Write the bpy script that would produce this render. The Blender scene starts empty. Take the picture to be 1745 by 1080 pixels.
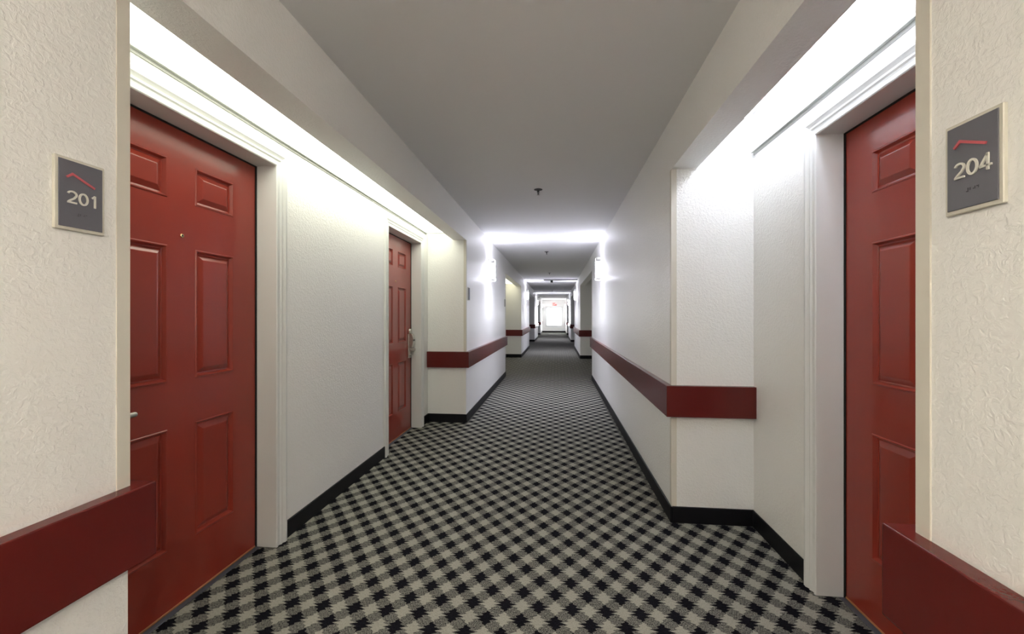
import bpy, bmesh, math
from mathutils import Vector, Matrix

C = bpy.context.scene.collection
PI = math.pi

# ------------------------------------------------------------------ dimensions
H = 2.432            # corridor ceiling
XL, XR = -1.042, 0.69        # corridor wall faces
RL, RR = -1.50, 1.157        # recessed wall faces
HB = 2.122           # underside of the headers
HLX, HRX = -1.193, 0.836     # inner faces of the headers
Y0, Y1 = -3.2, 31.14
ALC_L = [(0.917, 4.77), (8.55, 12.42), (16.2, 20.05), (23.9, 27.7)]
ALC_R = [(0.878, 2.60), (8.25, 12.22), (16.2, 20.05), (23.9, 27.7)]

# ------------------------------------------------------------------ materials
def nt(name):
    m = bpy.data.materials.new(name); m.use_nodes = True
    n = m.node_tree.nodes; b = n['Principled BSDF']
    return m, n, m.node_tree.links, b

def mat(name, col, rough=0.5, metal=0.0, spec=0.5, bump=None, vary=0.0, coat=0.0):
    m, n, l, b = nt(name)
    b.inputs['Base Color'].default_value = (*col, 1)
    b.inputs['Roughness'].default_value = rough
    b.inputs['Metallic'].default_value = metal
    b.inputs['Specular IOR Level'].default_value = spec
    if coat:
        b.inputs['Coat Weight'].default_value = coat
        b.inputs['Coat Roughness'].default_value = 0.12
    tc = n.new('ShaderNodeTexCoord')
    if bump:
        sc, st, dist = bump
        nz = n.new('ShaderNodeTexNoise'); nz.inputs['Scale'].default_value = sc
        nz.inputs['Detail'].default_value = 3
        l.new(tc.outputs['Object'], nz.inputs['Vector'])
        bp = n.new('ShaderNodeBump'); bp.inputs['Strength'].default_value = st
        bp.inputs['Distance'].default_value = dist
        l.new(nz.outputs['Fac'], bp.inputs['Height']); l.new(bp.outputs['Normal'], b.inputs['Normal'])
    if vary:
        nz2 = n.new('ShaderNodeTexNoise'); nz2.inputs['Scale'].default_value = 2.3
        nz2.inputs['Detail'].default_value = 4
        l.new(tc.outputs['Object'], nz2.inputs['Vector'])
        mx = n.new('ShaderNodeMix'); mx.data_type = 'RGBA'
        mx.inputs['A'].default_value = (*[c * (1 - vary) for c in col], 1)
        mx.inputs['B'].default_value = (*[min(1, c * (1 + vary)) for c in col], 1)
        l.new(nz2.outputs['Fac'], mx.inputs['Factor']); l.new(mx.outputs['Result'], b.inputs['Base Color'])
    return m

def wall_mat(name, col, rough, amp):
    """painted orange-peel / knock-down plaster"""
    m, n, l, b = nt(name)
    b.inputs['Roughness'].default_value = rough
    b.inputs['Specular IOR Level'].default_value = 0.5
    tc = n.new('ShaderNodeTexCoord')
    a = n.new('ShaderNodeTexNoise'); a.inputs['Scale'].default_value = 75; a.inputs['Detail'].default_value = 4
    a.inputs['Roughness'].default_value = 0.55; a.inputs['Distortion'].default_value = 0.6
    r = n.new('ShaderNodeValToRGB'); r.color_ramp.elements[0].position = 0.42; r.color_ramp.elements[1].position = 0.62
    c2 = n.new('ShaderNodeTexNoise'); c2.inputs['Scale'].default_value = 230; c2.inputs['Detail'].default_value = 2
    ad = n.new('ShaderNodeMath'); ad.operation = 'MULTIPLY_ADD'; ad.inputs[1].default_value = 0.35
    bp = n.new('ShaderNodeBump'); bp.inputs['Strength'].default_value = amp; bp.inputs['Distance'].default_value = 0.0022
    l.new(tc.outputs['Object'], a.inputs['Vector']); l.new(tc.outputs['Object'], c2.inputs['Vector'])
    l.new(a.outputs['Fac'], r.inputs['Fac']); l.new(c2.outputs['Fac'], ad.inputs[0]); l.new(r.outputs['Color'], ad.inputs[2])
    l.new(ad.outputs[0], bp.inputs['Height']); l.new(bp.outputs['Normal'], b.inputs['Normal'])
    v = n.new('ShaderNodeTexNoise'); v.inputs['Scale'].default_value = 1.1; v.inputs['Detail'].default_value = 5
    l.new(tc.outputs['Object'], v.inputs['Vector'])
    mx = n.new('ShaderNodeMix'); mx.data_type = 'RGBA'
    mx.inputs['A'].default_value = (*[c * .97 for c in col], 1); mx.inputs['B'].default_value = (*[min(1, c * 1.03) for c in col], 1)
    l.new(v.outputs['Fac'], mx.inputs['Factor']); l.new(mx.outputs['Result'], b.inputs['Base Color'])
    return m

def emit(name, col, strength):
    m, n, l, b = nt(name)
    b.inputs['Base Color'].default_value = (.8, .8, .8, 1)
    b.inputs['Emission Color'].default_value = (*col, 1)
    b.inputs['Emission Strength'].default_value = strength
    b.inputs['Roughness'].default_value = 0.4
    return m

def carpet_mat():
    m, n, l, b = nt('carpet gingham weave')
    b.inputs['Roughness'].default_value = 0.95
    b.inputs['Specular IOR Level'].default_value = 0.04
    tc = n.new('ShaderNodeTexCoord'); sp = n.new('ShaderNodeSeparateXYZ')
    l.new(tc.outputs['Object'], sp.inputs[0])
    def mth(op, a, b_=None, c_=None):
        k = n.new('ShaderNodeMath'); k.operation = op
        for i, v in enumerate((a, b_, c_)):
            if v is None: continue
            if isinstance(v, (int, float)): k.inputs[i].default_value = v
            else: l.new(v, k.inputs[i])
        return k.outputs[0]
    PX, PY, OX, OY = 0.0706, 0.0868, 0.0663, 1.782
    x, y = sp.outputs[0], sp.outputs[1]
    # loom rows: alternate rows of yarn shift the edges sideways, which gives the toothed outline
    row = mth('MULTIPLY', y, 1 / 0.0095)
    tooth = mth('SUBTRACT', mth('PINGPONG', row, 1.0), 0.5)
    p = mth('DIVIDE', mth('SUBTRACT', x, OX), PX)
    q = mth('DIVIDE', mth('SUBTRACT', y, OY), PY)
    # stronger teeth near the side tips of each diamond (where dark meets cream along a row)
    tip = mth('ABSOLUTE', mth('SINE', mth('MULTIPLY', q, PI)))
    tipw = mth('SUBTRACT', 1.0, mth('MULTIPLY', tip, 0.75))
    p2 = mth('ADD', p, mth('MULTIPLY', mth('MULTIPLY', tooth, tipw), 0.42))
    a = mth('ADD', p2, q); c = mth('SUBTRACT', p2, q)
    def tri(v): return mth('PINGPONG', v, 1.0)         # 0 at even, 1 at odd
    A = mth('LESS_THAN', tri(a), 0.5); B = mth('LESS_THAN', tri(c), 0.5)
    both = mth('MULTIPLY', A, B)
    none = mth('MULTIPLY', mth('SUBTRACT', 1.0, A), mth('SUBTRACT', 1.0, B))
    # heathered grey: fine vertical yarns, dark and cream twisted together
    cb = n.new('ShaderNodeCombineXYZ')
    l.new(mth('MULTIPLY', x, 330.0), cb.inputs[0]); l.new(mth('MULTIPLY', y, 120.0), cb.inputs[1])
    nz = n.new('ShaderNodeTexNoise'); nz.inputs['Scale'].default_value = 1.0; nz.inputs['Detail'].default_value = 2
    l.new(cb.outputs[0], nz.inputs['Vector'])
    rg = n.new('ShaderNodeValToRGB')
    rg.color_ramp.elements[0].position = 0.36; rg.color_ramp.elements[0].color = (.03, .03, .032, 1)
    rg.color_ramp.elements[1].position = 0.66; rg.color_ramp.elements[1].color = (.235, .23, .20, 1)
    l.new(nz.outputs['Fac'], rg.inputs['Fac'])
    rc = n.new('ShaderNodeValToRGB')
    rc.color_ramp.elements[0].position = 0.25; rc.color_ramp.elements[0].color = (.23, .223, .19, 1)
    rc.color_ramp.elements[1].position = 0.75; rc.color_ramp.elements[1].color = (.38, .37, .315, 1)
    l.new(nz.outputs['Fac'], rc.inputs['Fac'])
    rd = n.new('ShaderNodeValToRGB')
    rd.color_ramp.elements[0].position = 0.3; rd.color_ramp.elements[0].color = (.004, .004, .006, 1)
    rd.color_ramp.elements[1].position = 0.8; rd.color_ramp.elements[1].color = (.014, .013, .018, 1)
    l.new(nz.outputs['Fac'], rd.inputs['Fac'])
    m1 = n.new('ShaderNodeMix'); m1.data_type = 'RGBA'
    l.new(none, m1.inputs['Factor']); l.new(rg.outputs[0], m1.inputs['A']); l.new(rc.outputs[0], m1.inputs['B'])
    m2 = n.new('ShaderNodeMix'); m2.data_type = 'RGBA'
    l.new(both, m2.inputs['Factor']); l.new(m1.outputs['Result'], m2.inputs['A']); l.new(rd.outputs[0], m2.inputs['B'])
    l.new(m2.outputs['Result'], b.inputs['Base Color'])
    bp = n.new('ShaderNodeBump'); bp.inputs['Strength'].default_value = 0.35; bp.inputs['Distance'].default_value = 0.003
    l.new(nz.outputs['Fac'], bp.inputs['Height']); l.new(bp.outputs['Normal'], b.inputs['Normal'])
    return m

M = {}
M['wall'] = wall_mat('cream textured wall paint', (.885, .883, .862), .38, .42)
M['ceil'] = mat('flat ceiling paint', (.83, .83, .835), .9, spec=.2, bump=(160, .25, .001))
M['trim'] = mat('white gloss trim paint', (.75, .76, .75), .28, bump=(14, .05, .002))
M['guard'] = mat('cream corner guard', (.68, .65, .575), .4)
M['red'] = mat('brick red door enamel', (.27, .030, .016), .30, spec=.4, bump=(22, .12, .002), vary=.10, coat=.4)
M['rail'] = mat('dark red rail enamel', (.112, .012, .010), .26, spec=.38, bump=(45, .14, .002), vary=.12)
M['black'] = mat('black cove base vinyl', (.005, .005, .007), .5, spec=.25)
M['rubber'] = mat('black weatherstrip rubber', (.004, .004, .004), .8)
M['metal'] = mat('brushed satin metal', (.50, .49, .46), .30, metal=1.0, bump=(90, .05, .001))
M['lockmetal'] = mat('satin nickel lock', (.62, .61, .57), .30, metal=1.0, bump=(90, .05, .001))
M['angle'] = mat('grey ceiling angle', (.42, .43, .40), .5)
M['brass'] = mat('brass peephole ring', (.72, .52, .28), .25, metal=1.0)
M['lens'] = mat('dark peephole glass', (.02, .02, .02), .05)
M['thresh'] = mat('dull aluminium threshold', (.10, .105, .13), .5, metal=.4)
M['sweep'] = mat('orange brown door edge', (.40, .17, .07), .5)
M['signframe'] = mat('cream sign border', (.62, .60, .52), .4)
M['sign'] = mat('slate grey sign face', (.125, .125, .15), .45, bump=(60, .04, .001))
M['digit'] = mat('raised pale digits', (.74, .73, .66), .4)
M['mark'] = mat('rose red raised mark', (.55, .10, .12), .4)
M['braille'] = mat('dark braille dots', (.04, .04, .045), .5)
M['carpet'] = carpet_mat()
M['black_plastic'] = mat('dark grey plastic', (.03, .032, .03), .4)
M['white_plastic'] = mat('white plastic', (.7, .7, .68), .4)
M['grey'] = mat('grey conduit', (.05, .05, .05), .5, metal=.2)
M['diff_l'] = emit('lit acrylic diffuser warm', (.98, .99, .82), 1.75)
M['diff_l2'] = emit('lit acrylic diffuser amber', (1, .95, .70), 1.2)
M['diff_off'] = mat('unlit acrylic diffuser', (.55, .54, .48), .5)
M['tube'] = emit('lit fluorescent tube', (.84, .875, 1.0), 7.6)
M['housing'] = mat('white light housing', (.8, .8, .78), .5)
M['shade'] = emit('lit frosted sconce shade', (.86, .865, 1.0), 13.5)
M['shade_w'] = emit('lit frosted sconce shade warm', (1.0, .91, .80), 9.0)
M['shade_dim'] = emit('dimly lit frosted sconce shade', (.92, .92, 1.0), 1.8)
M['shade_side'] = emit('lit frosted sconce shade side', (.86, .865, 1.0), 2.2)
M['bulb'] = emit('lit bulb', (.90, .91, 1.0), 12)
M['exit_box'] = mat('sign box tinted as red glow', (.30, .02, .02), .5)  # red glow of the lit letters put into the box colour
M['exit'] = emit('lit red exit letters', (1.0, .04, .03), 2.2)

# ------------------------------------------------------------------ mesh helpers
def add_box(bm, x0, x1, y0, y1, z0, z1, bev=0.0, seg=1):
    r = bmesh.ops.create_cube(bm, size=1.0)
    vs = r['verts']
    for v in vs:
        v.co = Vector(((x0 + x1) / 2 + v.co.x * (x1 - x0), (y0 + y1) / 2 + v.co.y * (y1 - y0), (z0 + z1) / 2 + v.co.z * (z1 - z0)))
    if bev:
        es = list({e for v in vs for e in v.link_edges})
        bmesh.ops.bevel(bm, geom=es, offset=bev, segments=seg, affect='EDGES', profile=0.6)

def add_cyl(bm, p0, p1, r0, r1=None, seg=20):
    r1 = r0 if r1 is None else r1
    p0, p1 = Vector(p0), Vector(p1); d = p1 - p0
    q = d.to_track_quat('Z', 'Y').to_matrix().to_4x4()
    bmesh.ops.create_cone(bm, cap_ends=True, cap_tris=False, segments=seg, radius1=r0, radius2=r1, depth=d.length,
                          matrix=Matrix.Translation((p0 + p1) / 2) @ q)

def add_lathe(bm, prof, origin, axis, seg=24):
    """prof: list of (radius, distance along axis)"""
    q = Vector(axis).to_track_quat('Z', 'Y'); o = Vector(origin); rings = []
    for r, h in prof:
        rings.append([bm.verts.new(o + q @ Vector((r * math.cos(2 * PI * k / seg), r * math.sin(2 * PI * k / seg), h))) for k in range(seg)])
    for a, b in zip(rings, rings[1:]):
        for k in range(seg):
            bm.faces.new((a[k], a[(k + 1) % seg], b[(k + 1) % seg], b[k]))
    bm.faces.new(rings[0][::-1]); bm.faces.new(rings[-1])

def obj(name, bm, m, parent=None, smooth=False, loc=None):
    bmesh.ops.recalc_face_normals(bm, faces=bm.faces)
    me = bpy.data.meshes.new(name); bm.to_mesh(me); bm.free()
    me.materials.append(m)
    if smooth:
        for p in me.polygons: p.use_smooth = True
        me.set_sharp_from_angle(angle=math.radians(35))
    o = bpy.data.objects.new(name, me); C.objects.link(o)
    if parent: o.parent = parent
    if loc: o.location = loc
    return o

def tag(o, label, cat, group=None, kind=None):
    o['label'] = label; o['category'] = cat
    if group: o['group'] = group
    if kind: o['kind'] = kind
    return o

def empty(name, loc, label, cat, rz=0, group=None, kind=None):
    o = bpy.data.objects.new(name, None); C.objects.link(o)
    o.location = loc; o.rotation_euler = (0, 0, rz); o.empty_display_size = .1
    return tag(o, label, cat, group, kind)

def copy_tree(o, parent=None):
    c = o.copy(); C.objects.link(c)
    if parent: c.parent = parent
    for ch in list(o.children): copy_tree(ch, c)
    return c

def S(name, bm, m, label, cat, smooth=False):
    return tag(obj(name, bm, m, smooth=smooth), label, cat, kind='structure')

# ------------------------------------------------------------------ shell
bm = bmesh.new(); add_box(bm, -2.0, 1.6, Y0 - .1, Y1 + .2, -.12, 0)
S('floor', bm, M['carpet'], 'corridor carpet woven in black, cream and grey gingham diamonds', 'carpet')
bm = bmesh.new(); add_box(bm, -2.0, 1.6, Y0 - .1, Y1 + .2, H, H + .12)
S('ceiling', bm, M['ceil'], 'flat grey painted ceiling running the length of the corridor', 'ceiling')

def side_wall(bm, sgn, xw, xr, xh, alcoves, openings):
    def bx(xa, xb, *r): add_box(bm, min(xa, xb), max(xa, xb), *r)
    xm, xo = xr + sgn * .16, xr + sgn * .30
    bx(xm, xo, Y0, Y1, 0, H)
    edges = [Y0] + [v for a in alcoves for v in a] + [Y1]
    for k in range(0, len(edges), 2):
        bx(xw, xm, edges[k], edges[k + 1], 0, H)
    for (a, b) in alcoves:
        bx(xw, xh, a, b, HB, H)                      # header over the alcove
        ops = sorted(o for o in openings if a < o[0] < b)
        y = a
        for (p, q) in ops:
            bx(xr, xm, y, p, 0, H); bx(xr, xm, p, q, 2.06, H); y = q
        bx(xr, xm, y, b, 0, H)

bm = bmesh.new(); side_wall(bm, -1, XL, RL, HLX, ALC_L, [(1.17, 2.11), (3.58, 4.51)])
S('wall_left', bm, M['wall'], 'left corridor wall in cream textured paint with door alcoves and piers', 'wall')
bm = bmesh.new(); side_wall(bm, 1, XR, RR, HRX, ALC_R, [(1.07, 2.00)])
S('wall_right', bm, M['wall'], 'right corridor wall in cream textured paint with door alcoves and piers', 'wall')
# far end wall with the window opening, wall behind the camera
WX0, WX1, WZ0, WZ1 = -.74, .42, .50, 1.86
bm = bmesh.new()
add_box(bm, -2, WX0, Y1, Y1 + .14, 0, H); add_box(bm, WX1, 1.6, Y1, Y1 + .14, 0, H)
add_box(bm, WX0, WX1, Y1, Y1 + .14, 0, WZ0); add_box(bm, WX0, WX1, Y1, Y1 + .14, WZ1, H)
S('wall_end', bm, M['wall'], 'pale end wall of the corridor around the bright window', 'wall')
bm = bmesh.new(); add_box(bm, -2, 1.6, Y0 - .12, Y0, 0, H)
S('wall_back', bm, M['wall'], 'cream wall closing the corridor behind the viewpoint', 'wall')

# window
w = empty('window_1', (0, Y1, WZ0), 'bright daylit window in the far end wall of the corridor', 'window', kind='structure')
bm = bmesh.new()
for (a, b, c, d) in ((WX0, WX0 + .05, 0, WZ1 - WZ0), (WX1 - .05, WX1, 0, WZ1 - WZ0), (WX0 + .05, WX1 - .05, 0, .05), (WX0 + .05, WX1 - .05, WZ1 - WZ0 - .05, WZ1 - WZ0)):
    add_box(bm, a, b, .04, .09, c, d, .004)
obj('window_frame', bm, M['trim'], w)
bm = bmesh.new()
for (a, b, c, d) in ((WX0 - .07, WX0, -.07, WZ1 - WZ0 + .07), (WX1, WX1 + .07, -.07, WZ1 - WZ0 + .07), (WX0, WX1, -.07, 0), (WX0, WX1, WZ1 - WZ0, WZ1 - WZ0 + .07)):
    add_box(bm, a, b, -.02, 0, c, d, .003)
obj('casing', bm, M['trim'], w)
gm, n, l, b = nt('window glass')
tr = n.new('ShaderNodeBsdfTransparent'); gl = n.new('ShaderNodeBsdfGlossy'); gl.inputs['Roughness'].default_value = .02
mx = n.new('ShaderNodeMixShader'); mx.inputs[0].default_value = .06
l.new(tr.outputs[0], mx.inputs[1]); l.new(gl.outputs[0], mx.inputs[2])
l.new(mx.outputs[0], n['Material Output'].inputs['Surface']); n.remove(b)
bm = bmesh.new(); add_box(bm, WX0 + .05, WX1 - .05, .06, .066, .05, WZ1 - WZ0 - .05)
obj('pane', bm, gm, w)

# ------------------------------------------------------------------ baseboards
BH, BT = .098, .010
def base(bm, pts, side):
    """pts: polyline on the wall faces; side: +1 = room on the left of travel"""
    for (a, b) in zip(pts, pts[1:]):
        (x0, y0), (x1, y1) = a, b
        dx, dy = x1 - x0, y1 - y0; L = math.hypot(dx, dy); nx, ny = -dy / L * side * BT, dx / L * side * BT
        ex, ey = dx / L * BT, dy / L * BT
        xs = [x0, x1, x0 + nx, x1 + nx]; ys = [y0, y1, y0 + ny, y1 + ny]
        add_box(bm, min(xs), max(xs), min(ys), max(ys), 0, BH, .003)
bm = bmesh.new()
base(bm, [(XL, Y0), (XL, .917 + BT)], -1); base(bm, [(XL, .917), (RL, .917), (RL, 1.115)], -1)
base(bm, [(RL, 2.17), (RL, 3.522)], -1)
pts = [(RL, 4.553), (RL, 4.77), (XL, 4.77)]
for (a, b_) in ALC_L[1:]:
    pts += [(XL, a), (RL, a), (RL, b_), (XL, b_)]
pts += [(XL, Y1)]
for a, b_ in zip(pts, pts[1:]):
    if abs(a[0] - b_[0]) < .01 and a[0] > -1.1:                 # along the corridor: run past both corners
        base(bm, [(a[0], a[1] - BT), (b_[0], b_[1] + BT if b_[1] < Y1 else b_[1])], -1)
    else: base(bm, [a, b_], -1)
S('baseboard_left', bm, M['black'], 'black vinyl cove base along the foot of the left wall', 'baseboard')
bm = bmesh.new()
base(bm, [(XR, Y0), (XR, .878 + BT)], 1); base(bm, [(XR, .878), (RR, .878), (RR, 1.0)], 1)
pts = [(RR, 2.06), (RR, 2.60), (XR, 2.60)]
for (a, b_) in ALC_R[1:]:
    pts += [(XR, a), (RR, a), (RR, b_), (XR, b_)]
pts += [(XR, Y1)]
for a, b_ in zip(pts, pts[1:]):
    if abs(a[0] - b_[0]) < .01 and a[0] < .7:
        base(bm, [(a[0], a[1] - BT), (b_[0], b_[1] + BT if b_[1] < Y1 else b_[1])], 1)
    else: base(bm, [a, b_], 1)
S('baseboard_right', bm, M['black'], 'black vinyl cove base along the foot of the right wall', 'baseboard')
bm = bmesh.new(); add_box(bm, XL + BT, XR - BT, Y1 - BT, Y1, 0, BH + .02, .003)
S('baseboard_end', bm, M['black'], 'black cove base across the far end wall', 'baseboard')

# ------------------------------------------------------------------ red rails
RZ0, RZ1, RT = .640, .824, .038
def rail(side, xw, xr, ya, yb, wa, wb, label):
    """one continuous board: along the corridor face, turned onto the alcove faces at either end"""
    sg = 1 if side == 'L' else -1
    xf = xw + sg * RT
    outline = []
    A = ya - (RT if wa else 0); B = yb + (RT if wb else 0)
    if wa: outline += [(xr, ya), (xr, A), (xf, A)]
    else: outline += [(xw, ya), (xf, ya)]
    if wb: outline += [(xf, B), (xr, B), (xr, yb), (xw, yb)]
    else: outline += [(xf, yb), (xw, yb)]
    if wa: outline += [(xw, ya)]
    bm = bmesh.new()
    lo = [bm.verts.new((x, y, RZ0)) for x, y in outline]; hi = [bm.verts.new((x, y, RZ1)) for x, y in outline]
    n_ = len(outline)
    bm.faces.new(lo); bm.faces.new(hi[::-1])
    for k in range(n_): bm.faces.new((lo[k], lo[(k + 1) % n_], hi[(k + 1) % n_], hi[k]))
    bmesh.ops.recalc_face_normals(bm, faces=bm.faces)
    bmesh.ops.bevel(bm, geom=[e for e in bm.edges], offset=.003, segments=2, affect='EDGES', profile=.6)
    o = obj('bumper_rail', bm, M['rail'])
    return tag(o, label, 'wall rail', 'red bumper rails along the corridor walls')
rail('L', XL, RL, Y0, .917, False, True, 'dark red bumper rail on the nearest left wall, below the 201 sign')
rail('L', XL, RL, 4.77, 8.55, True, True, 'red bumper rail round the left pier just past the second left door')
rail('L', XL, RL, 12.42, 16.2, True, True, 'red bumper rail on the second left pier past the doors, further down the corridor')
rail('L', XL, RL, 20.05, 23.9, True, True, 'small distant red bumper rail on the third left pier past the doors')
rail('L', XL, RL, 27.7, Y1, True, False, 'red bumper rail on the last left pier beside the far window wall')
rail('R', XR, RR, Y0, .878, False, True, 'dark red bumper rail on the nearest right wall, below the 204 sign')
rail('R', XR, RR, 2.60, 8.25, True, True, 'long red bumper rail on the right wall, turning the corner beside door 204')
rail('R', XR, RR, 12.22, 16.2, True, True, 'red bumper rail on the second right pier, beyond the dim right alcove')
rail('R', XR, RR, 20.05, 23.9, True, True, 'small distant red bumper rail on the third right pier')
rail('R', XR, RR, 27.7, Y1, True, False, 'red bumper rail on the last right pier beside the far window wall')

# ------------------------------------------------------------------ corner guards (flat L strips down the arrises)
gi = 0
def guard(xw, yc, dy, sg, label, z0=RZ1, z1=H):
    """xw: wall face, room towards +sg; dy: +1 when the alcove lies towards +y"""
    global gi; gi += 1
    bm = bmesh.new(); t, wd = .003, .028
    prof = [(t * sg, t * dy), (t * sg, -wd * dy), (0, -wd * dy), (0, 0), (-wd * sg, 0), (-wd * sg, t * dy)]
    lo = [bm.verts.new((xw + x, yc + y, z0)) for x, y in prof]; hi = [bm.verts.new((xw + x, yc + y, z1)) for x, y in prof]
    bm.faces.new(lo); bm.faces.new(hi[::-1])
    for k in range(6): bm.faces.new((lo[k], lo[(k + 1) % 6], hi[(k + 1) % 6], hi[k]))
    S('trim_%d' % gi, bm, M['guard'], label, 'corner guard')
guard(XL, .917, 1, 1, 'cream corner guard strip on the nearest left wall edge beside door 201', z1=H - .001)
guard(XR, .878, 1, -1, 'cream corner guard strip on the nearest right wall edge beside door 204', z1=H - .001)
guard(XL, 4.77, -1, 1, 'white corner guard on the left pier past the second door', z1=HB - .001)
guard(XR, 2.60, -1, -1, 'white corner guard on the right pier, above the red rail', z1=HB - .001)
guard(XL, 8.55, 1, 1, 'thin corner guard at the far end of the left pier', z1=HB - .001)
guard(XR, 8.25, 1, -1, 'thin corner guard at the far end of the long right wall', z1=HB - .001)
guard(XR, 2.60, -1, -1, 'white corner guard on the right pier, below the red rail', z0=BH, z1=RZ0)

# ------------------------------------------------------------------ doors
LW, LH = .879, 2.035
def door_leaf(parent):
    """six raised panels; front face at x=0 looking +x, y from -LW/2 to LW/2"""
    bm = bmesh.new()
    st, pw = .150, .222; mu = LW - 2 * st - 2 * pw
    ys = [-LW / 2, -LW / 2 + st, -LW / 2 + st + pw, -LW / 2 + st + pw + mu, LW / 2 - st, LW / 2]
    zs = [.006, .262, .768, .965, 1.535, 1.732, 1.900, LH]
    def V(x, y, z): return bm.verts.new((x, y, z))
    for i in range(5):
        for j in range(7):
            y0, y1, z0, z1 = ys[i], ys[i + 1], zs[j], zs[j + 1]
            if i in (1, 3) and j in (1, 3, 5):
                rings = [(0, 0), (.003, .0030), (.007, .0030), (.014, -.0110), (.020, -.0125), (.041, -.0010), (.045, -.0004)]
                prev = None
                for off, x in rings:
                    r = [V(x, y0 + off, z0 + off), V(x, y1 - off, z0 + off), V(x, y1 - off, z1 - off), V(x, y0 + off, z1 - off)]
                    if prev:
                        for k in range(4): bm.faces.new((prev[k], prev[(k + 1) % 4], r[(k + 1) % 4], r[k]))
                    prev = r
                bm.faces.new(prev)
            else:
                bm.faces.new((V(0, y0, z0), V(0, y1, z0), V(0, y1, z1), V(0, y0, z1)))
    bmesh.ops.remove_doubles(bm, verts=bm.verts, dist=1e-5)
    f = [V(0, ys[0], zs[0]), V(0, ys[-1], zs[0]), V(0, ys[-1], LH), V(0, ys[0], LH)]
    bk = [V(-.044, v.co.y, v.co.z) for v in f]
    for k in range(4): bm.faces.new((f[k], f[(k + 1) % 4], bk[(k + 1) % 4], bk[k]))
    bm.faces.new(bk)
    bmesh.ops.remove_doubles(bm, verts=bm.verts, dist=1e-5)
    return obj('door_leaf', bm, M['red'], parent)

def casing(parent, ow, oh, x):
    """colonial moulding swept round the opening with mitred corners"""
    prof = [(0, 0), (0, .010), (.004, .0135), (.009, .014), (.013, .009), (.022, .009), (.029, .0105), (.035, .016), (.040, .0165), (.0415, .0115),
            (.046, .0125), (.055, .018), (.061, .0225), (.064, .0205), (.074, .0215), (.078, .018), (.078, 0)]
    bm = bmesh.new(); rings = []
    hw = ow / 2
    for corner in range(4):
        ring = []
        for d, h in prof:
            if corner == 0: p = (x + h, -hw - d, 0)
            elif corner == 1: p = (x + h, -hw - d, oh + d)
            elif corner == 2: p = (x + h, hw + d, oh + d)
            else: p = (x + h, hw + d, 0)
            ring.append(bm.verts.new(p))
        rings.append(ring)
    n_ = len(prof)
    for a, b_ in zip(rings, rings[1:]):
        for k in range(n_): bm.faces.new((a[k], a[(k + 1) % n_], b_[(k + 1) % n_], b_[k]))
    bm.faces.new(rings[0]); bm.faces.new(rings[-1][::-1])
    return obj('door_casing', bm, M['trim'], parent)

def make_door(name, xface, yc, rz, dep, label, latch):
    """local frame: leaf face x=0, room towards +x, wall face at x=dep"""
    r = empty(name, (xface, yc, 0), label, 'door', rz=rz, kind='structure')
    ow = LW + .022; hw = ow / 2; oh = 2.043
    leaf = door_leaf(r)
    casing(r, ow, oh, dep)
    bm = bmesh.new()
    add_box(bm, -.045, dep, -hw - .016, -hw, 0, oh + .012); add_box(bm, -.045, dep, hw, hw + .016, 0, oh + .012)
    add_box(bm, -.045, dep, -hw, hw, oh, oh + .012)
    obj('jamb', bm, M['trim'], r)
    bm = bmesh.new()
    add_box(bm, -.03, .004, -hw + .0005, -hw + .0105, 0, oh - .0005); add_box(bm, -.03, .004, hw - .0105, hw - .0005, 0, oh - .0005)
    add_box(bm, -.03, .004, -hw + .0105, hw - .0105, oh - .008, oh - .0005)
    obj('weatherstrip', bm, M['rubber'], r)
    bm = bmesh.new()
    add_box(bm, -.04, .028, -hw + .007, hw - .007, 0, .005, .0015)
    obj('threshold', bm, M['thresh'], r)
    bm = bmesh.new(); add_box(bm, .0005, .006, -LW / 2 + .004, LW / 2 - .004, .006, .014, .001)
    obj('door_sweep', bm, M['sweep'], r)
    bm = bmesh.new()
    add_lathe(bm, [(.0085, 0), (.0085, .003), (.007, .0048), (.0045, .0048), (.0045, .0035)], (0.0, 0, 1.585), (1, 0, 0))
    ph = obj('peephole', bm, M['brass'], leaf, smooth=True)
    bm = bmesh.new(); add_lathe(bm, [(.0044, 0), (.0040, .0008), (.002, .0016)], (0.0035, 0, 1.585), (1, 0, 0), 16)
    obj('lens', bm, M['lens'], ph, smooth=True)
    return r, leaf

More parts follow.
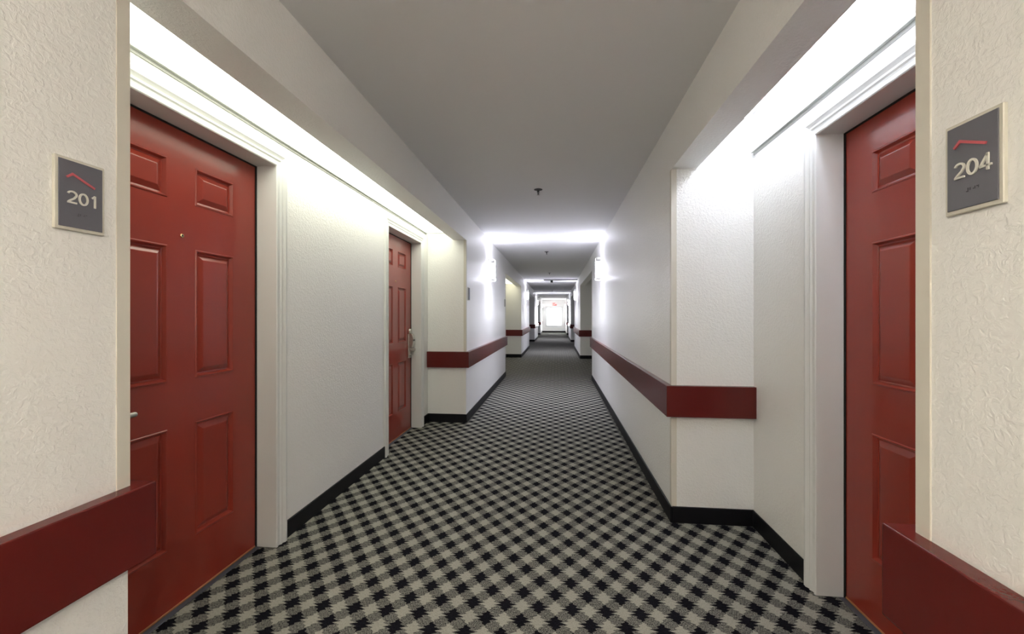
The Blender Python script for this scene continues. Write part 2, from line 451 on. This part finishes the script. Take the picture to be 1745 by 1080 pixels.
def lever(leaf, ylatch, dirn, z, big):
    """dirn: which way the lever points along local y"""
    if big:     # card reader lock
        lk = bmesh.new()
        z0, z1 = z - .075, z + .165
        add_box(lk, 0.0, .016, ylatch - .037, ylatch + .037, z0 - .02, z1, .006, 2)
        o = obj('card_lock', lk, M['lockmetal'], leaf, smooth=True)
        bm = bmesh.new()
        prof = [(.012, z1 + .012), (.034, z1 + .010), (.052, z1 - .008), (.062, z1 - .05), (.060, z1 - .09), (.048, z + .035), (.040, z + .02), (.012, z + .02)]
        a = [bm.verts.new((x, ylatch - .031, zz)) for x, zz in prof]; b_ = [bm.verts.new((x, ylatch + .031, zz)) for x, zz in prof]
        bm.faces.new(a); bm.faces.new(b_[::-1])
        for k in range(len(prof)): bm.faces.new((a[k], a[(k + 1) % len(prof)], b_[(k + 1) % len(prof)], b_[k]))
        bmesh.ops.recalc_face_normals(bm, faces=bm.faces)
        bmesh.ops.bevel(bm, geom=list(bm.edges), offset=.003, segments=2, affect='EDGES')
        obj('reader_housing', bm, M['lockmetal'], o, smooth=True)
        bm = bmesh.new(); add_box(bm, .0545, .064, ylatch - .022, ylatch + .022, z1 - .075, z1 - .055, .001)
        obj('card_slot', bm, M['black_plastic'], o)
        bm = bmesh.new(); add_lathe(bm, [(.026, .010), (.024, .028), (.013, .032)], (0, ylatch, z1 + .034), (1, 0, 0))
        obj('deadbolt_cover', bm, M['lockmetal'], o, smooth=True)
        bm = bmesh.new()
        add_cyl(bm, (.010, ylatch, z), (.072, ylatch, z), .013)
        add_box(bm, .058, .076, ylatch - .014 if dirn > 0 else ylatch - .125, ylatch + .125 if dirn > 0 else ylatch + .014, z - .011, z + .011, .006, 3)
        obj('lever_handle', bm, M['metal'], o, smooth=True)
        bm = bmesh.new(); add_lathe(bm, [(.015, .012), (.015, .024), (.010, .030)], (0, ylatch, z - .062), (1, 0, 0))
        obj('key_cylinder', bm, M['metal'], o, smooth=True)
    else:
        bm = bmesh.new()
        add_lathe(bm, [(.034, 0), (.034, .006), (.030, .010), (.015, .012)], (0, ylatch, z), (1, 0, 0))
        o = obj('rose_plate', bm, M['metal'], leaf, smooth=True)
        bm = bmesh.new()
        add_cyl(bm, (.010, ylatch, z), (.062, ylatch, z), .011)
        add_cyl(bm, (.062, ylatch - .010 * dirn, z), (.066, ylatch + .112 * dirn, z), .0105, .0095)
        bmesh.ops.create_uvsphere(bm, u_segments=16, v_segments=8, radius=.0098, matrix=Matrix.Translation((.066, ylatch + .112 * dirn, z)))
        obj('lever_handle', bm, M['metal'], o, smooth=True)

DL = RL + .105 - .21      # left leaf face
d1, leaf1 = make_door('door_1', -1.605, 1.640, 0, .105, 'red six-panel door on the left beside the 201 sign, nearest on the left', 'near')
lever(leaf1, -LW / 2 + .065, 1, .878, False)
d2, leaf2 = make_door('door_2', -1.605, 4.045, 0, .105, 'red six-panel door further along the left wall with a card reader lock', 'far')
lever(leaf2, LW / 2 - .062, -1, .875, True)
d3, leaf3 = make_door('door_3', 1.263, 1.535, PI, .106, 'red six-panel door on the right beside the 204 sign', 'near')
lever(leaf3, LW / 2 - .065, -1, .878, False)

# ------------------------------------------------------------------ room signs
def text_mesh(body, size, extrude, off=0.0):
    cu = bpy.data.curves.new('digits', 'FONT'); cu.body = body; cu.size = size; cu.extrude = extrude
    cu.align_x = 'CENTER'; cu.align_y = 'CENTER'; cu.space_character = 1.06; cu.offset = off
    o = bpy.data.objects.new('digits_tmp', cu); C.objects.link(o)
    bpy.context.view_layer.update()
    me = bpy.data.meshes.new_from_object(o.evaluated_get(bpy.context.evaluated_depsgraph_get()))
    bpy.data.objects.remove(o); bpy.data.curves.remove(cu)
    return me

def digit(bm, ch, yc, z0, w, h):
    """even-stroke sans figures as raised ribbons"""
    t = .0034
    def ribbon(pts, closed=False):
        n_ = len(pts); P = [Vector(p) for p in pts]; a, b_ = [], []
        for k in range(n_):
            if closed: d = (P[(k + 1) % n_] - P[k - 1])
            else: d = P[min(k + 1, n_ - 1)] - P[max(k - 1, 0)]
            d.normalize(); nn = Vector((-d.y, d.x)) * t / 2; sc_ = 1.0
            if 0 < k < n_ - 1 or closed:
                d1 = (P[k] - P[k - 1]).normalized(); sc_ = 1 / max(.6, abs(d1.dot(d)))
            a.append(P[k] + nn * sc_); b_.append(P[k] - nn * sc_)
        L = [[bm.verts.new((x, yc + p.x, z0 + p.y)) for p in s_] for s_ in (a, b_) for x in (.0088, .0112)]
        a0, a1, b0, b1 = L
        for k in range(n_ if closed else n_ - 1):
            j = (k + 1) % n_
            bm.faces.new((a1[k], a1[j], b1[j], b1[k])); bm.faces.new((a0[k], a0[j], a1[j], a1[k])); bm.faces.new((b0[k], b1[k], b1[j], b0[j]))
            bm.faces.new((a0[k], b0[k], b0[j], a0[j]))
        if not closed:
            for k in (0, -1): bm.faces.new((a0[k], a1[k], b1[k], b0[k]))
    hw = w * .38; i = t / 2
    if ch == '0':
        ribbon([(hw * math.cos(u) , h / 2 + (h / 2 - i) * math.sin(u)) for u in [2 * PI * k / 28 for k in range(28)]], True)
    elif ch == '1':
        ribbon([(-hw * .55, h * .78), (-.0001, h * .90), (.0012, h - i * .2)]); ribbon([(.0012, 0), (.0012, h * .5), (.0012, h)])
    elif ch == '2':
        top = [(hw * math.cos(u), h * .70 + (h * .30 - i) * math.sin(u)) for u in [math.radians(165 - k * 12.5) for k in range(16)]]
        ribbon(top + [(hw * .45, h * .42), (-hw * .55, h * .2), (-hw * .9, i * 1.6)]); ribbon([(-hw - i * .6, i), (0, i), (hw + i * .4, i)])
    elif ch == '4':
        ribbon([(hw * .45, 0), (hw * .45, h * .5), (hw * .45, h)]); ribbon([(hw * .45, h - i), (-hw * .3, h * .62), (-hw - i * .4, h * .27)])
        ribbon([(-hw - i * .8, h * .27), (0, h * .27), (hw * 1.25, h * .27)])

def make_sign(loc, rz, digits, label, w=.097, h=.155):
    """local frame: back on x=0 looking +x; +y is the reader's right"""
    r = empty('room_sign', loc, label, 'sign', rz=rz, group='room number signs')
    bm = bmesh.new()
    add_box(bm, 0, .007, -w / 2, w / 2, 0, h, .0012)
    obj('sign_frame', bm, M['signframe'], r)
    bm = bmesh.new(); add_box(bm, .0070, .0088, -w / 2 + .006, w / 2 - .006, .007, h - .006, .0004)
    obj('sign_face', bm, M['sign'], r)
    if digits:
        bm = bmesh.new()
        for k, ch in enumerate(digits): digit(bm, ch, .003 + (k - 1) * .0215, h * .462 - .0135, .0205, .027)
        obj('digits', bm, M['digit'], r)
        # two-stroke raised mark: short rising leg, long falling stroke
        iw, ih = w - .012, h - .013; y0, z0 = -w / 2 + .006, .007
        P = [Vector((y0 + a * iw, z0 + (1 - b_) * ih)) for a, b_ in ((.17, .262), (.29, .196), (.80, .330))]
        def nrm(a, b_): d = (b_ - a).normalized(); return Vector((-d.y, d.x))
        n1, n2 = nrm(P[0], P[1]), nrm(P[1], P[2]); nm = (n1 + n2).normalized(); t = .0027
        outline = [P[0] - n1 * t * .5, P[1] - nm * t, P[2] - n2 * t, P[2] + n2 * t * .6, P[1] + nm * t, P[0] + n1 * t * .9]
        bm = bmesh.new()
        lo = [bm.verts.new((.0088, p.x, p.y)) for p in outline]; hi = [bm.verts.new((.0110, p.x, p.y)) for p in outline]
        bm.faces.new(lo); bm.faces.new(hi[::-1])
        for k in range(6): bm.faces.new((lo[k], lo[(k + 1) % 6], hi[(k + 1) % 6], hi[k]))
        obj('raised_mark', bm, M['mark'], r)
        # grade-two braille: number sign and the three digits
        cells = {'#': (3, 4, 5, 6), '2': (1, 2), '0': (2, 4, 5), '1': (1,), '4': (1, 4, 5)}
        bm = bmesh.new()
        for ci, ch in enumerate('#' + digits):
            for d in cells[ch]:
                cy = (ci - 1.5) * .0058 + (0 if d < 4 else .0023) + .001
                cz = h * .245 - ((d - 1) % 3) * .0023
                bmesh.ops.create_uvsphere(bm, u_segments=8, v_segments=6, radius=.0009, matrix=Matrix.Translation((.0088, cy, cz)))
        obj('braille', bm, M['braille'], r)
    return r
make_sign((XL, .810, 1.423), 0, '201', 'grey 201 room sign with rose mark on the near left wall')
make_sign((XR, .766, 1.414), PI, '204', 'grey 204 room sign with red mark on the near right wall')
make_sign((XL, 4.90, 1.423), 0, None, 'thin grey sign plate seen edge-on at the near end of the left pier')
make_sign((XL, 8.40, 1.423), 0, None, 'thin grey sign plate seen edge-on at the far end of the left pier')

# ------------------------------------------------------------------ alcove lights
def alcove_panel(xa, xb, ya, yb, xwall, m, label):
    r = empty('alcove_ceiling_light', ((xa + xb) / 2, (ya + yb) / 2, 2.19), label, 'ceiling light', group='alcove ceiling light panels')
    cx, cy = (xa + xb) / 2, (ya + yb) / 2; hx, hy = (xb - xa) / 2, (yb - ya) / 2
    bm = bmesh.new(); add_box(bm, -hx + .004, hx - .004, -hy + .012, hy - .012, .002, .007)
    obj('diffuser', bm, m, r)
    sg = -1 if xwall == 'L' else 1
    bm = bmesh.new()
    def bx(a, b_, *q): add_box(bm, min(a, b_), max(a, b_), *q)
    bx(sg * (hx), sg * (hx - .003), -hy, hy, -.014, .010)          # upright leg on the wall
    bx(sg * (hx), sg * (hx - .018), -hy, hy, -.002, .001)          # ledge under the panel
    bx(-hx, hx, hy - .03, hy, -.002, .001)
    obj('edge_angle', bm, M['angle'], r)
    return r
alcove_panel(RL + .003, HLX - .003, .925, 4.70, 'L', M['diff_l'], 'long bright yellow-white light panel over the two left doors')
alcove_panel(RL + .003, HLX - .003, 8.57, 12.34, 'L', M['diff_l2'], 'lit yellowish light panel in the second left alcove')

def tube_light(x, y0, y1, label):
    r = empty('tube_light', (x, (y0 + y1) / 2, H), label, 'ceiling light')
    hy = (y1 - y0) / 2
    bm = bmesh.new(); add_box(bm, -.05, .05, -hy, hy, -.035, 0, .003)
    obj('housing', bm, M['housing'], r)
    for s in (-1, 1):
        bm = bmesh.new(); add_cyl(bm, (s * .028, -hy + .02, -.052), (s * .028, hy - .02, -.052), .0125)
        obj('tube', bm, M['tube'], r, smooth=True)
    for e in (-1, 1):
        bm = bmesh.new(); add_box(bm, -.042, .042, e * (hy - .01) - .008, e * (hy - .01) + .008, -.060, -.035, .002)
        obj('lamp_holder', bm, M['white_plastic'], r)
    return r
tube_light(1.05, .93, 2.54, 'white fluorescent tube light hidden above the header over door 204')
bm = bmesh.new(); add_box(bm, RR - .003, RR, .882, 2.595, 2.182, 2.200); add_box(bm, RR - .018, RR - .003, .882, 2.595, 2.197, 2.200)
tag(obj('light_ledge', bm, M['angle']), 'grey metal ledge angle on the wall above door 204', 'metal angle')

# ------------------------------------------------------------------ sconces
def lamp(name, loc, rot, size, power, col, parent):
    d = bpy.data.lights.new(name, 'AREA'); d.shape = 'RECTANGLE'; d.size, d.size_y = size
    d.energy = power; d.color = col
    o = bpy.data.objects.new(name, d); C.objects.link(o); o.parent = parent
    o.location = loc; o.rotation_euler = rot
    return o
TILT = 38
def sconce(x, y, rz, label, shade='shade', col=(.84, .85, 1.0), pu=2.4, pd=10.0):
    """local frame: wall at x=0, room +x; origin at the foot of the shade"""
    r = empty('wall_sconce', (x, y, 1.78), label, 'wall light', rz=rz, group='box wall sconces')
    bm = bmesh.new(); add_box(bm, 0, .012, -.06, .06, .0, .335, .003)
    obj('backplate', bm, M['metal'], r)
    bm = bmesh.new()
    add_box(bm, .092, .096, -.075, .075, .045, .272)
    obj('shade_front', bm, M[shade], r)
    for (ya, yb) in ((-.075, -.071), (.071, .075)):
        bm = bmesh.new(); add_box(bm, .022, .092, ya, yb, .045, .272)
        obj('shade_side', bm, M['shade_side'], r)
    bm = bmesh.new()
    for z in (.040, .272, .325):
        add_box(bm, .012, .100, -.079, -.073, z, z + .006); add_box(bm, .012, .100, .073, .079, z, z + .006)
        add_box(bm, .094, .100, -.073, .073, z, z + .006)
    for yy in (-.076, -.038, 0, .038, .076):
        add_box(bm, .094, .099, yy - .002, yy + .002, .278, .325)
    for yy in (-.076, .076):
        add_box(bm, .012, .018, yy - .003, yy + .003, 0, .33); add_box(bm, .094, .100, yy - .003, yy + .003, 0, .040)
    add_box(bm, .012, .100, -.079, -.073, 0, .006); add_box(bm, .012, .100, .073, .079, 0, .006); add_box(bm, .094, .100, -.073, .073, 0, .006)
    obj('cage', bm, M['metal'], r)
    bm = bmesh.new(); add_lathe(bm, [(.012, 0), (.020, .02), (.022, .06), (.022, .13), (.012, .16)], (.055, 0, .07), (0, 0, 1), 12)
    obj('bulb', bm, M['bulb'], r, smooth=True)
    lamp('uplight', (.055, 0, .262), (0, math.radians(180 + TILT), 0), (.06, .11), pu, col, r)
    lamp('downlight', (.055, 0, .052), (0, math.radians(-TILT), 0), (.06, .11), pd, col, r)
    return r
warm = (1.0, .90, .74)
YS = [6.40, 14.2, 21.95, 29.6]
pos_l = ['first lit box sconce on the left pier wall, nearest of the left sconces', 'second lit box sconce down the left side of the corridor',
         'third lit box sconce down the left side, small in the distance', 'last lit box sconce on the left near the far window']
pos_r = ['first lit box sconce on the long right wall, with its cage above', 'second lit box sconce down the right side of the corridor',
         'third lit box sconce down the right side, small in the distance', 'last lit box sconce on the right near the far window']
for y, a, b_ in zip(YS, pos_l, pos_r):
    k = 1.0 if y < 25 else .10          # the last pair burns dimmer
    sh = 'shade' if y < 25 else 'shade_dim'
    sconce(XL, y, 0, a, sh, pu=2.4 * k, pd=7.5 * k); sconce(XR, y, PI, b_, sh, pu=2.4 * k, pd=7.5 * k)
sconce(XL, -.95, 0, 'lit warm box sconce on the left wall behind the viewpoint', 'shade_w', warm, 17, 6)
sconce(XR, -.95, PI, 'lit warm box sconce on the right wall behind the viewpoint', 'shade_w', warm, 17, 6)

# ------------------------------------------------------------------ ceiling fittings
def sprinkler(y, x, label):
    r = empty('sprinkler', (x, y, H), label, 'sprinkler', group='ceiling sprinkler heads')
    bm = bmesh.new(); add_lathe(bm, [(.040, 0), (.040, -.002), (.030, -.006), (.014, -.008)], (0, 0, 0), (0, 0, 1))
    obj('escutcheon', bm, M['grey'], r, smooth=True)
    bm = bmesh.new(); add_lathe(bm, [(.010, -.006), (.010, -.022), (.006, -.026)], (0, 0, 0), (0, 0, 1), 16)
    for s in (-1, 1): add_cyl(bm, (s * .009, 0, -.022), (s * .003, 0, -.050), .002, seg=8)
    add_cyl(bm, (0, 0, -.026), (0, 0, -.048), .003, seg=10)
    obj('frame', bm, M['grey'], r, smooth=True)
    bm = bmesh.new(); add_lathe(bm, [(.004, -.048), (.014, -.050), (.015, -.052), (.003, -.053)], (0, 0, 0), (0, 0, 1), 16)
    obj('deflector', bm, M['metal'], r, smooth=True)
    return r
sprinkler(3.95, -.17, 'nearest ceiling sprinkler head, in the middle of the grey ceiling')
sprinkler(7.80, -.18, 'second ceiling sprinkler head, just past the first bright band of light')
sprinkler(11.65, -.19, 'third ceiling sprinkler head, just before the dark ceiling camera')
sprinkler(19.8, -.19, 'distant ceiling sprinkler head beyond the dark ceiling camera')

r = empty('ceiling_camera', (-.15, 13.8, H), 'small dark box camera hanging from the ceiling conduit', 'camera')
bm = bmesh.new(); add_box(bm, -.018, .018, -.018, .018, -.035, 0, .002); obj('mount', bm, M['black_plastic'], r)
bm = bmesh.new(); add_box(bm, -.040, .040, -.06, .05, -.105, -.030, .008, 2); obj('camera_housing', bm, M['black_plastic'], r, smooth=True)
bm = bmesh.new(); add_lathe(bm, [(.022, 0), (.022, .01), (.014, .013)], (0, -.058, -.068), (0, -1, 0), 16); obj('lens', bm, M['lens'], r, smooth=True)
bm = bmesh.new(); add_box(bm, -.41, -.17, 13.79, 13.81, H - .030, H, .003); add_box(bm, -.13, XR, 13.79, 13.81, H - .030, H, .003)
tag(obj('conduit', bm, M['grey']), 'thin grey conduit crossing the ceiling beside the dark camera', 'conduit')

r = empty('exit_sign', (-.13, Y1, 2.0), 'small red EXIT sign above the far window', 'exit sign')
bm = bmesh.new(); add_box(bm, -.15, .15, -.045, 0, 0, .19, .006); obj('housing', bm, M['exit_box'], r)
me = text_mesh('EXIT', .19, .002, .008); me.materials.append(M['exit']); o = bpy.data.objects.new('letters', me); C.objects.link(o)
o.parent = r; o.location = (0, -.047, .095); o.rotation_euler = (PI / 2, 0, 0); o.scale = (.72, 1, 1)

# ------------------------------------------------------------------ daylight
wd = bpy.data.worlds.new('World'); bpy.context.scene.world = wd; wd.use_nodes = True
bg = wd.node_tree.nodes['Background']; bg.inputs['Color'].default_value = (.95, .97, 1.0, 1); bg.inputs['Strength'].default_value = 6.0

# ------------------------------------------------------------------ camera
cam = bpy.data.cameras.new('Camera'); co = bpy.data.objects.new('Camera', cam); C.objects.link(co)
cam.sensor_width = 36; cam.lens = 36 * 712 / 1745; cam.shift_y = -2 / 1745
cam.clip_start = .02
co.location = (0, 0, 1.24); co.rotation_euler = (PI / 2, 0, math.radians(6.053))
sc = bpy.context.scene; sc.camera = co
sc.view_settings.view_transform = 'Standard'; sc.view_settings.look = 'None'
sc.view_settings.gamma = 1; sc.view_settings.use_curve_mapping = False
sc.view_settings.exposure = 1.46
